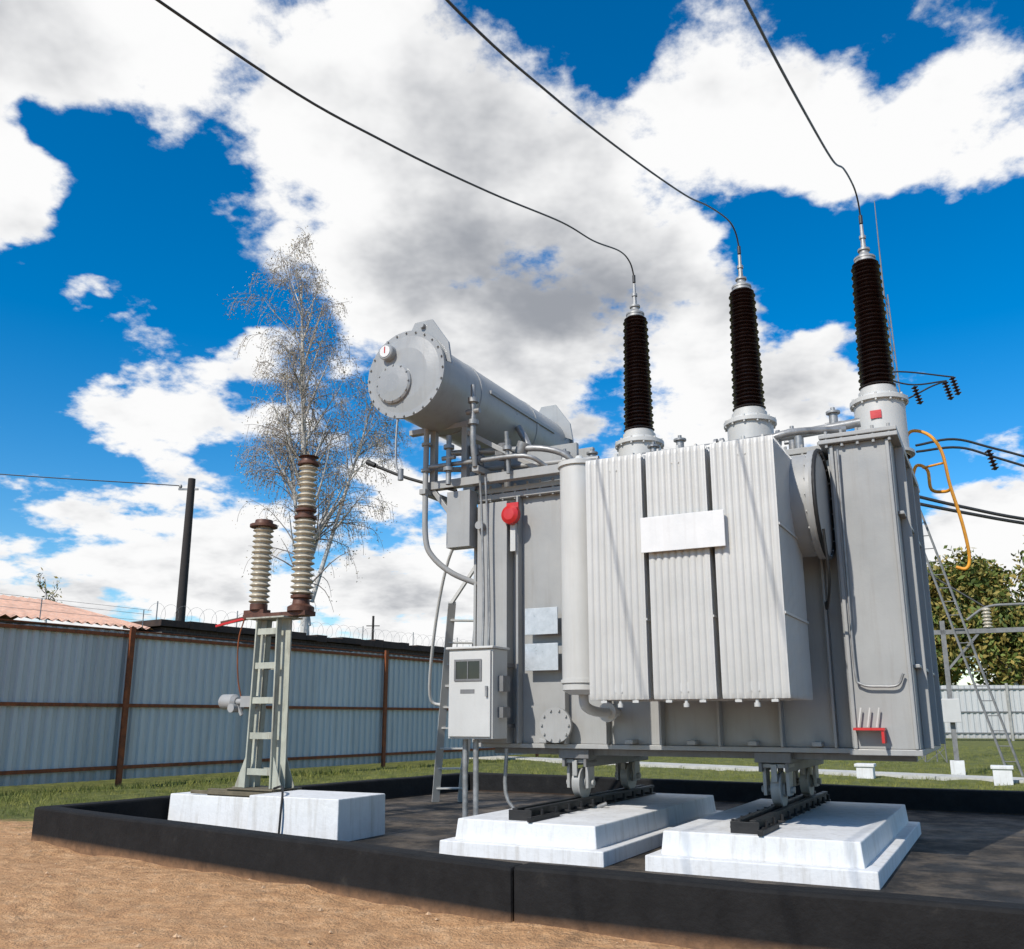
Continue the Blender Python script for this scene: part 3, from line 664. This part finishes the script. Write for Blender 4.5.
while x < 4.75:
    dz = .03*math.cos(nn_*math.pi); V += [(x, 3.0, 3.17+dz), (x, 7.4, 4.12+dz), (x, 11.8, 3.17+dz)]; x += .11; nn_ += 1
fs = []
for i in range(nn_-1):
    for j in range(2): fs.append((3*i+j, 3*i+3+j, 3*i+4+j, 3*i+1+j))
k.add(V, fs); k.obj('roof', ROOF, BL)
k = MB(); x = -22
while x < 4.6: k.cyl((x, 3.1, 3.15), (x, 3.1, 3.6), .012, 5); x += 2.4
for z in (3.35, 3.5, 3.6): k.cyl((-22, 3.1, z), (4.6, 3.1, z), .005, 4)
k.obj('barbed_wire', GALV, BL)

k = MB(); k.cyl((0, 0, 0), (0, 0, 7.7), .15, 14, 0, .10)
PL = k.obj('utility_pole', WOOD, loc=(-8.95, 24.5, 0), label='dark weathered wooden pole behind the fence', category='pole')
k = MB(); k.beam((-.35, 0, 7.4), (.2, 0, 7.4), .05, .05); k.lathe([(0, 0), (.04, 0), (.05, .05), (.03, .1), (0, .1)], (-.3, 0, 7.43), (0, 0, 1), 10); k.obj('pole_bracket', GALV, PL)
k = MB(); k.tube(curve([(-.3, 0, 7.5), (-6, -.6, 7.75), (-14, -1.5, 8.3), (-24, -2.5, 9.4)], 10), .015, 5)
k.obj('overhead_cable', WIRE, loc=(-8.95, 24.5, 0), label='thin cable running from the wooden pole', category='cable')
k = MB(); k.cyl((0, 0, 0), (0, 0, 7.2), .09, 8, 0, .07); P2 = k.obj('utility_pole', WOOD, loc=(-8.4, 55, 0), label='distant slim pole with crossarm', category='pole')
k = MB(); k.beam((-.4, 0, 6.6), (.4, 0, 6.6), .05, .05); k.obj('pole_crossarm', WOOD, P2)

# ------------------------------------------------------------------ right side yard equipment
k = MB(); H_ = 17.3
def mw(z): return 0.26*(1-z/H_)+0.03
for sx, sy in ((1,1),(1,-1),(-1,1),(-1,-1)): k.beam((sx*mw(0), sy*mw(0), 0), (sx*mw(14), sy*mw(14), 14), .026, .026)
nz = 36
for i in range(nz):
    z0, z1 = 14*i/nz, 14*(i+1)/nz; a0, a1 = mw(z0), mw(z1); s_ = 1 if i % 2 else -1
    k.beam((s_*a0, -a0, z0), (-s_*a1, -a1, z1), .014, .014); k.beam((s_*a0, a0, z0), (-s_*a1, a1, z1), .014, .014)
    k.beam((a0, s_*a0, z0), (a1, -s_*a1, z1), .014, .014); k.beam((-a0, s_*a0, z0), (-a1, -s_*a1, z1), .014, .014)
k.cyl((0, 0, 13.9), (0, 0, 17.3), .03, 8, 0, .012)
k.obj('lattice_mast', PAINT_D, loc=(11.6, 26, 0), label='slim grey lattice lightning mast', category='mast')
SF = empty('switchgear_frame', (9.6, 20.3, 0), math.radians(-25), label='grey steel switchgear frame with tall ladder on concrete footings', category='switchgear')
k = MB()
for x in (0, 2.2):
    k.box(x-.05, x+.05, -.05, .05, .3, 3.3)
k.box(-.2, 2.8, -.05, .05, 3.0, 3.10)
k.beam((0, 0, 2.2), (.7, 0, 3.0), .05, .05)
k.obj('steel_frame', STEEL_D, SF)
k = MB()
k.beam((0.95, -.4, .0), (-.45, .2, 5.9), .04, .04); k.beam((1.2, -.4, .0), (-.2, .2, 5.9), .04, .04)
for i in range(18):
    t = (i+1)/19; k.cyl((.95-1.4*t, -.4+.6*t, 5.9*t), (1.2-1.4*t, -.4+.6*t, 5.9*t), .011, 6)
k.obj('access_ladder', STEEL_D, SF)
k = MB(); k.box(-.14, .14, -.14, .14, -.1, .3); f0 = k.obj('footing', CONC_W, SF); dup(f0, SF, (2.2, 0, 0))
k = MB(); k.lathe(ins(.45, 6, .10, .06), (0, 0, 3.10), (0, 0, 1), 14); i0_ = k.obj('post_insulator', PORC_G, SF, loc=(.9, 0, 0))
dup(i0_, SF, (2.0, 0, 0))
k = MB(); k.tube(curve([(.5, 0, 3.3), (.9, 0, 3.56), (1.4, 0, 3.6), (2.1, 0, 3.55), (2.9, 0, 3.25)]), .03, 8); k.obj('switch_blade', STEEL_D, SF)
k = MB(); k.box(-.18, .18, -.22, -.06, 1.1, 1.6); k.obj('drive_box', PAINT_L, SF, bevel=.01)
for pts in ([(.9, 0, 3.56), (-.4, .2, 4.6), (-1.6, 0, 5.7)], [(2.0, 0, 3.56), (1.9, .2, 4.6), (3.5, 0, 5.3)]):
    k = MB(); k.tube(curve(pts), .022, 6); k.obj('jumper_cable', WIRE, SF)
for pts, r in (([(9.3, 20, 7.3), (10.2, 20, 7.45), (11.2, 20, 7.2), (13.5, 20, 6.6), (17, 20, 6.2)], .03),
            ([(9.3, 20, 7.15), (10.3, 20, 7.25), (11.3, 20, 6.95), (13.5, 20, 6.3), (17, 20, 5.9)], .03),
            ([(8.6, 20, 6.25), (10.2, 20, 5.85), (12, 20, 5.5), (16, 20, 5.0)], .04),
            ([(8.6, 20, 6.05), (10.2, 20, 5.72), (12, 20, 5.4), (16, 20, 4.85)], .04),
            ([(9.2, 22, 9.9), (10.2, 22, 9.55), (11.2, 22, 9.65)], .022),
            ([(9.2, 22, 9.4), (9.9, 22, 9.1), (10.8, 22, 9.5), (11.2, 22, 9.65)], .022),
            ([(9.2, 22, 9.75), (10.0, 22, 9.9), (11.4, 22, 9.75)], .022)):
    o = Vector(pts[0]); k = MB(); k.tube(curve([Vector(p)-o for p in pts], 6), r, 5)
    k.obj('yard_cable', WIRE, loc=o, label='dark cable strung across the switchyard', category='cable', group='cables over the switchyard')
for x, z in ((11.15, 9.62), (10.35, 9.5), (11.35, 9.75), (10.95, 7.2), (11.9, 6.9)):
    k = MB(); k.lathe(ins(.5, 6, .09, .03), (0, 0, 0), (.25, 0, -1), 12)
    k.obj('insulator_string', PORC_D, loc=(x, 22 if z > 8 else 20, z), label='short dark insulator string hanging from a cable', category='insulator', group='hanging insulator strings')
for (x, y, h) in ((7.2, 19.2, .28), (9.15, 17.6, .32)):
    k = MB(); k.box(-.16, .16, -.16, .16, -.1, h); k.box(-.19, .19, -.19, .19, h-.05, h+.01)
    o = k.obj('concrete_footing', CONC_W, bevel=.01, loc=(x, y, 0), label='small white concrete footing in the grass', category='footing', group='white footings in the grass'); o.rotation_euler = (0, 0, YAW)

# ------------------------------------------------------------------ trees
def rnd(s=1.0): return Vector((random.uniform(-s, s), random.uniform(-s, s), random.uniform(-s, s)))
def grow(mb, tips, p, d, L, r, lvl, mx, droop, kids, len0, ang=(.55, .9), wob=.13, rk=.5, t0=.2):
    n = 8 if lvl < 2 else 5; pts = [p.copy()]; rr = [r]; d = d.normalized()
    for i in range(n):
        d = (d+rnd(wob+.04*lvl)+Vector((0, 0, droop[lvl]))).normalized()
        p = p+d*(L/n); pts.append(p.copy()); rr.append(max(.007, r*(1-(i+1)/n*.85)))
        if lvl >= mx-1: tips.append((p.copy(), lvl))
    mb.tube(pts, r, 6 if lvl == 0 else (4 if lvl == 1 else 3), 0 if lvl <= (1 if mx == 3 else 0) else 1, rr)
    if lvl >= mx: return
    for k_ in range(kids[lvl]):
        t = random.uniform(t0 if lvl == 0 else .15, .98); i = min(n-1, int(t*n)); q = pts[i].lerp(pts[i+1], t*n-i)
        ax = (pts[i+1]-pts[i]).normalized(); o = rnd().cross(ax).normalized()
        nd = ax*(1.0 if lvl == 0 else .7)+o*random.uniform(*ang)
        LL = L*(len0*(1.1-.55*t) if lvl == 0 else random.uniform(.4, .65))
        grow(mb, tips, q, nd, LL, max(.008, rr[i]*rk), lvl+1, mx, droop, kids, len0, ang, wob, rk, t0)
def leaves(mb, tips, per, spread, size, nm=2, keep=.9):
    for p, l in tips:
        for _ in range(per):
            if random.random() > keep: continue
            c = p+rnd(spread); s = size*random.uniform(.6, 1.3); u = rnd().normalized(); w = u.cross(rnd()).normalized()
            mb.add([c-u*s, c-w*s*.45, c+u*s, c+w*s*.45], [(0, 1, 2, 3)], random.randrange(nm))
random.seed(12)
BT = empty('birch_tree', (-6.8, 30.5, 0), 0, label='tall thin birch with sparse browning leaves behind the wall', category='tree')
k = MB(); tips = []
dr = [.03, .06, -.12, -.60]
grow(k, tips, Vector((0, 0, 0)), Vector((-0.02, 0, 1)), 16.6, .21, 0, 3, dr, [34, 6, 5], .22, (.5, .85), .035, .55, .25)
grow(k, tips, Vector((-0.03, 0, 4.2)), Vector((-0.20, .1, 1)), 9.5, .11, 0, 3, [.05]+dr[1:], [13, 5, 5], .26, (.45, .85), .05, .55, .25)
grow(k, tips, Vector((0.03, 0, 5.0)), Vector((0.24, .1, 1)), 8.5, .10, 0, 3, [.06]+dr[1:], [12, 5, 5], .28, (.45, .85), .05, .55, .25)
k.obj('trunk', [BARK, TWIG], BT)
c_ = MB(); leaves(c_, tips, 3, .20, .036, 2, .8); c_.obj('crown', [LEAF_B, LEAF_O], BT)
def bushy(loc, h, lab, seed, mats, w=1.0, per=12, size=.22, kids=(30, 8), ln=.38):
    random.seed(seed); e = empty('deciduous_tree', loc, 0, label=lab, category='tree')
    k = MB(); tips = []
    grow(k, tips, Vector((0, 0, 0)), Vector((0, 0, 1)), h, h*.02, 0, 2, [.04, .05, -.02], list(kids), ln)
    k.obj('trunk', [BARK, DTWIG], e); c_ = MB(); leaves(c_, tips, per, .5*w, size, len(mats)); c_.obj('crown', mats, e)
bushy((31.5, 57, 0), 9.8, 'green leafy tree beyond the far fence', 3, [LEAF_G, LEAF_Y])
bushy((37, 62, 0), 11.0, 'tall green leafy tree beyond the far fence', 4, [LEAF_G, LEAF_G, LEAF_Y])
bushy((27.6, 60, 0), 9.0, 'yellowing leafy tree beyond the far fence', 5, [LEAF_Y, LEAF_Y, LEAF_G])
bushy((43, 66, 0), 11.5, 'green leafy tree beyond the far fence', 6, [LEAF_G, LEAF_Y])
bushy((-13.6, 26.5, 0), 5.2, 'thin bare yellowish sapling behind the shed', 8, [LEAF_Y, LEAF_G], .25, 2, .06, (12, 3), .18)

# ------------------------------------------------------------------ grass and stones
random.seed(5)
def inpoly(x, y, P_):
    c = False
    for i in range(len(P_)):
        a_, b_ = P_[i], P_[i-1]
        if (a_.y > y) != (b_.y > y) and x < (b_.x-a_.x)*(y-a_.y)/(b_.y-a_.y)+a_.x: c = not c
    return c
outp = inset(poly, -0.03)
k = MB()
def tuft(x, y, s, nb):
    for _ in range(nb):
        bx, by = x+random.gauss(0, .05), y+random.gauss(0, .05)
        if inpoly(bx, by, outp): continue
        an = random.uniform(0, 6.28); dx, dy = math.cos(an), math.sin(an); h = s*random.uniform(.5, 1.3); w = s*.07
        lx, ly = random.gauss(0, .5)*h, random.gauss(0, .5)*h
        k.add([(bx-dx*w, by-dy*w, -.01), (bx+dx*w, by+dy*w, -.01), (bx+lx, by+ly, h)], [(0, 1, 2)])
for _ in range(50000):
    Y = random.uniform(8, 40); X = random.uniform(-.75, .8)*Y*.95
    if random.random() > (16/max(Y, 10)): continue
    bl = .469*X+.883*(Y-8)
    nz_ = mathutils.noise.noise(Vector((X*.6, Y*.6, 0)))
    if bl < .1+nz_*1.3: continue
    rel = Vector((X, Y))-FO; off = -rel.x*FD.y+rel.y*FD.x
    if off > -.05 and X < 14: continue
    if inpoly(X, Y, outp): continue
    tuft(X, Y, .05+.04*max(0, nz_)+(.04 if off > -1 else 0), 5)
k.obj('grass', GRASSM, kind='stuff', label='short rough grass along the kerb and fence', category='grass')
k = MB()
for _ in range(1600):
    Y = random.uniform(2.5, 11); X = random.uniform(-.7, .75)*Y
    if .469*X+.883*(Y-8) > .3 or inpoly(X, Y, outp): continue
    r = random.choice([.005, .007, .01, .018]) * random.uniform(.6, 1.2)
    z = gz(X, Y)
    V = [Vector((X, Y, z))+Vector(q)*r*random.uniform(.7, 1.2) for q in ((1,0,0),(0,1,0),(-1,0,0),(0,-1,0),(0,0,.8),(0,0,-.6))]
    k.add(V, [(0,1,4),(1,2,4),(2,3,4),(3,0,4),(1,0,5),(2,1,5),(3,2,5),(0,3,5)])
k.obj('pebbles', STONE, kind='stuff', label='small stones and clods on the sandy soil', category='pebbles')

# ------------------------------------------------------------------ world
sun_v = Vector((-0.60, -0.74, 0.80)).normalized()
el = math.asin(sun_v.z); az = math.atan2(sun_v.x, sun_v.y)
Wd = bpy.data.worlds.new('World'); S.world = Wd; Wd.use_nodes = True; nt = Wd.node_tree; nt.nodes.clear()
Wd.cycles.sampling_method = 'MANUAL'; Wd.cycles.sample_map_resolution = 256
out = N(nt, 'ShaderNodeOutputWorld')
sky = N(nt, 'ShaderNodeTexSky'); sky.sky_type = 'NISHITA'; sky.sun_disc = False
sky.sun_elevation = el; sky.sun_rotation = az; sky.air_density = 1.0; sky.dust_density = 0.25; sky.ozone_density = 2.3
hs = N(nt, 'ShaderNodeHueSaturation'); hs.inputs['Saturation'].default_value = 1.52; hs.inputs['Value'].default_value = 1.55
nt.links.new(sky.outputs[0], hs.inputs['Color'])
tc = N(nt, 'ShaderNodeTexCoord').outputs['Generated']
nv = N(nt, 'ShaderNodeVectorMath', operation='NORMALIZE'); nt.links.new(tc, nv.inputs[0]); D0 = nv.outputs[0]
sp = N(nt, 'ShaderNodeSeparateXYZ'); nt.links.new(D0, sp.inputs[0])
den = mth(nt, 'ADD', mth(nt, 'MAXIMUM', sp.outputs[2], 0.0), 0.30)
dv = N(nt, 'ShaderNodeVectorMath', operation='DIVIDE'); nt.links.new(D0, dv.inputs[0])
cb = N(nt, 'ShaderNodeCombineXYZ')
for i in range(3): nt.links.new(den, cb.inputs[i])
nt.links.new(cb.outputs[0], dv.inputs[1]); CV = dv.outputs[0]
wc = noise(nt, CV, 4.5, 4, 0.65, None, 'Color')
w1 = N(nt, 'ShaderNodeVectorMath', operation='SUBTRACT'); nt.links.new(wc, w1.inputs[0]); w1.inputs[1].default_value = (.5, .5, .5)
w2 = N(nt, 'ShaderNodeVectorMath', operation='MULTIPLY_ADD'); nt.links.new(w1.outputs[0], w2.inputs[0]); w2.inputs[1].default_value = (.13, .13, .13); nt.links.new(D0, w2.inputs[2])
D = w2.outputs[0]
nA = noise(nt, CV, 4.8, 10, 0.60)
mp = N(nt, 'ShaderNodeMapping'); mp.inputs['Location'].default_value = (-0.04, -0.05, 0.10); nt.links.new(CV, mp.inputs[0])
nC = noise(nt, mp.outputs[0], 3.8, 5, 0.55)
def skydir(x, y):   # bearing offset and height, as tangents about a 15 deg elevated axis
    return Vector((x, .9654-.2607*y, .2607+.9654*y)).normalized()
def blobs(lst):
    acc = None
    for u, v, r, amp in lst:
        d = skydir((u-512)/900, (474.5-v)/900)
        ds = N(nt, 'ShaderNodeVectorMath', operation='DISTANCE'); nt.links.new(D, ds.inputs[0]); ds.inputs[1].default_value = d
        mr = N(nt, 'ShaderNodeMapRange', interpolation_type='SMOOTHSTEP'); nt.links.new(ds.outputs['Value'], mr.inputs[0])
        mr.inputs[1].default_value = r*0.1/900; mr.inputs[2].default_value = r*1.4/900; mr.inputs[3].default_value = amp; mr.inputs[4].default_value = 0
        acc = mr.outputs[0] if acc is None else mth(nt, 'ADD', acc, mr.outputs[0])
    return acc
BL_ = blobs([(90, 30, 150, .75), (300, 60, 170, .6), (0, 190, 70, 1.0), (340, 180, 100, .5), (450, 150, 150, .5), (450, 320, 120, .75), (600, 240, 90, .5), (570, 370, 90, .5), (700, 90, 110, .45),
             (195, 255, 120, -1.2), (60, 340, 130, -1.1), (110, 165, 60, -.7), (605, 62, 34, -1.2), (770, 262, 75, -1.2), (1000, 330, 130, -1.2), (920, 260, 80, -.9), (50, 450, 100, -.7), (48, 120, 26, -.9), (300, 430, 50, -.3),
             (745, 375, 90, 1.0), (820, 370, 60, .6), (930, 120, 130, .55), (1010, 180, 60, .5), (890, 60, 40, -.4), (990, 70, 45, -.3), (820, 40, 30, -.4), (150, 400, 62, 1.3), (143, 308, 40, 1.3), (88, 302, 24, 1.3), (250, 360, 48, 1.0), (690, 265, 38, 1.1), (60, 530, 80, .8), (220, 580, 90, .8), (400, 610, 90, .8), (980, 560, 80, .9), (890, 470, 60, -.6)])
base = mth(nt, 'MULTIPLY', mth(nt, 'SUBTRACT', nA, 0.5), 5.2)
DEN = mth(nt, 'ADD', mth(nt, 'ADD', base, BL_), 0.03)
back = mth(nt, 'MULTIPLY', sp.outputs[1], 1.6)
DEN = mth(nt, 'ADD', DEN, mth(nt, 'MINIMUM', back, 0.0))
al = N(nt, 'ShaderNodeMapRange', interpolation_type='SMOOTHSTEP'); nt.links.new(DEN, al.inputs[0])
al.inputs[1].default_value = -0.20; al.inputs[2].default_value = 0.42
GR = blobs([(530, 290, 150, .75), (610, 20, 80, .45), (20, 20, 100, .5), (400, 400, 90, .4), (230, 40, 60, .25), (60, 560, 60, .3), (750, 400, 50, .25), (720, 130, 70, .2)])
sh = mth(nt, 'ADD', mth(nt, 'MULTIPLY', mth(nt, 'SUBTRACT', nC, 0.5), 3.4), mth(nt, 'ADD', GR, mth(nt, 'MULTIPLY', DEN, 0.14)))
shr = N(nt, 'ShaderNodeMapRange', interpolation_type='SMOOTHSTEP'); nt.links.new(sh, shr.inputs[0]); shr.inputs[1].default_value = 0.0; shr.inputs[2].default_value = 1.35
cc = mixc(nt, shr.outputs[0], (1.0, 1.0, 1.0), (0.34, 0.36, 0.40))
b1 = N(nt, 'ShaderNodeBackground'); nt.links.new(hs.outputs[0], b1.inputs[0]); b1.inputs[1].default_value = 0.10
b2 = N(nt, 'ShaderNodeBackground'); nt.links.new(cc, b2.inputs[0]); b2.inputs[1].default_value = 0.98
mx = N(nt, 'ShaderNodeMixShader'); nt.links.new(al.outputs[0], mx.inputs[0]); nt.links.new(b1.outputs[0], mx.inputs[1]); nt.links.new(b2.outputs[0], mx.inputs[2])
nt.links.new(mx.outputs[0], out.inputs[0])

sl = bpy.data.lights.new('sun', 'SUN'); sl.energy = 4.4; sl.angle = math.radians(0.7); sl.color = (1.0, 0.95, 0.87)
so = bpy.data.objects.new('sun', sl); COL.objects.link(so); so.rotation_euler = (-sun_v).to_track_quat('-Z', 'Y').to_euler(); so.location = (-20, -20, 30)

cam = bpy.data.cameras.new('camera'); co = bpy.data.objects.new('camera', cam); COL.objects.link(co)
cam.sensor_width = 36; cam.sensor_fit = 'HORIZONTAL'; cam.lens = 906/1024*36; cam.clip_end = 3000; cam.clip_start = 0.05
cam.shift_y = 29/1024
co.location = (0, 0, 1.2); co.rotation_euler = (math.radians(90+13.3), 0, 0)
S.camera = co
S.view_settings.view_transform = 'Standard'; S.view_settings.look = 'None'; S.view_settings.exposure = 0
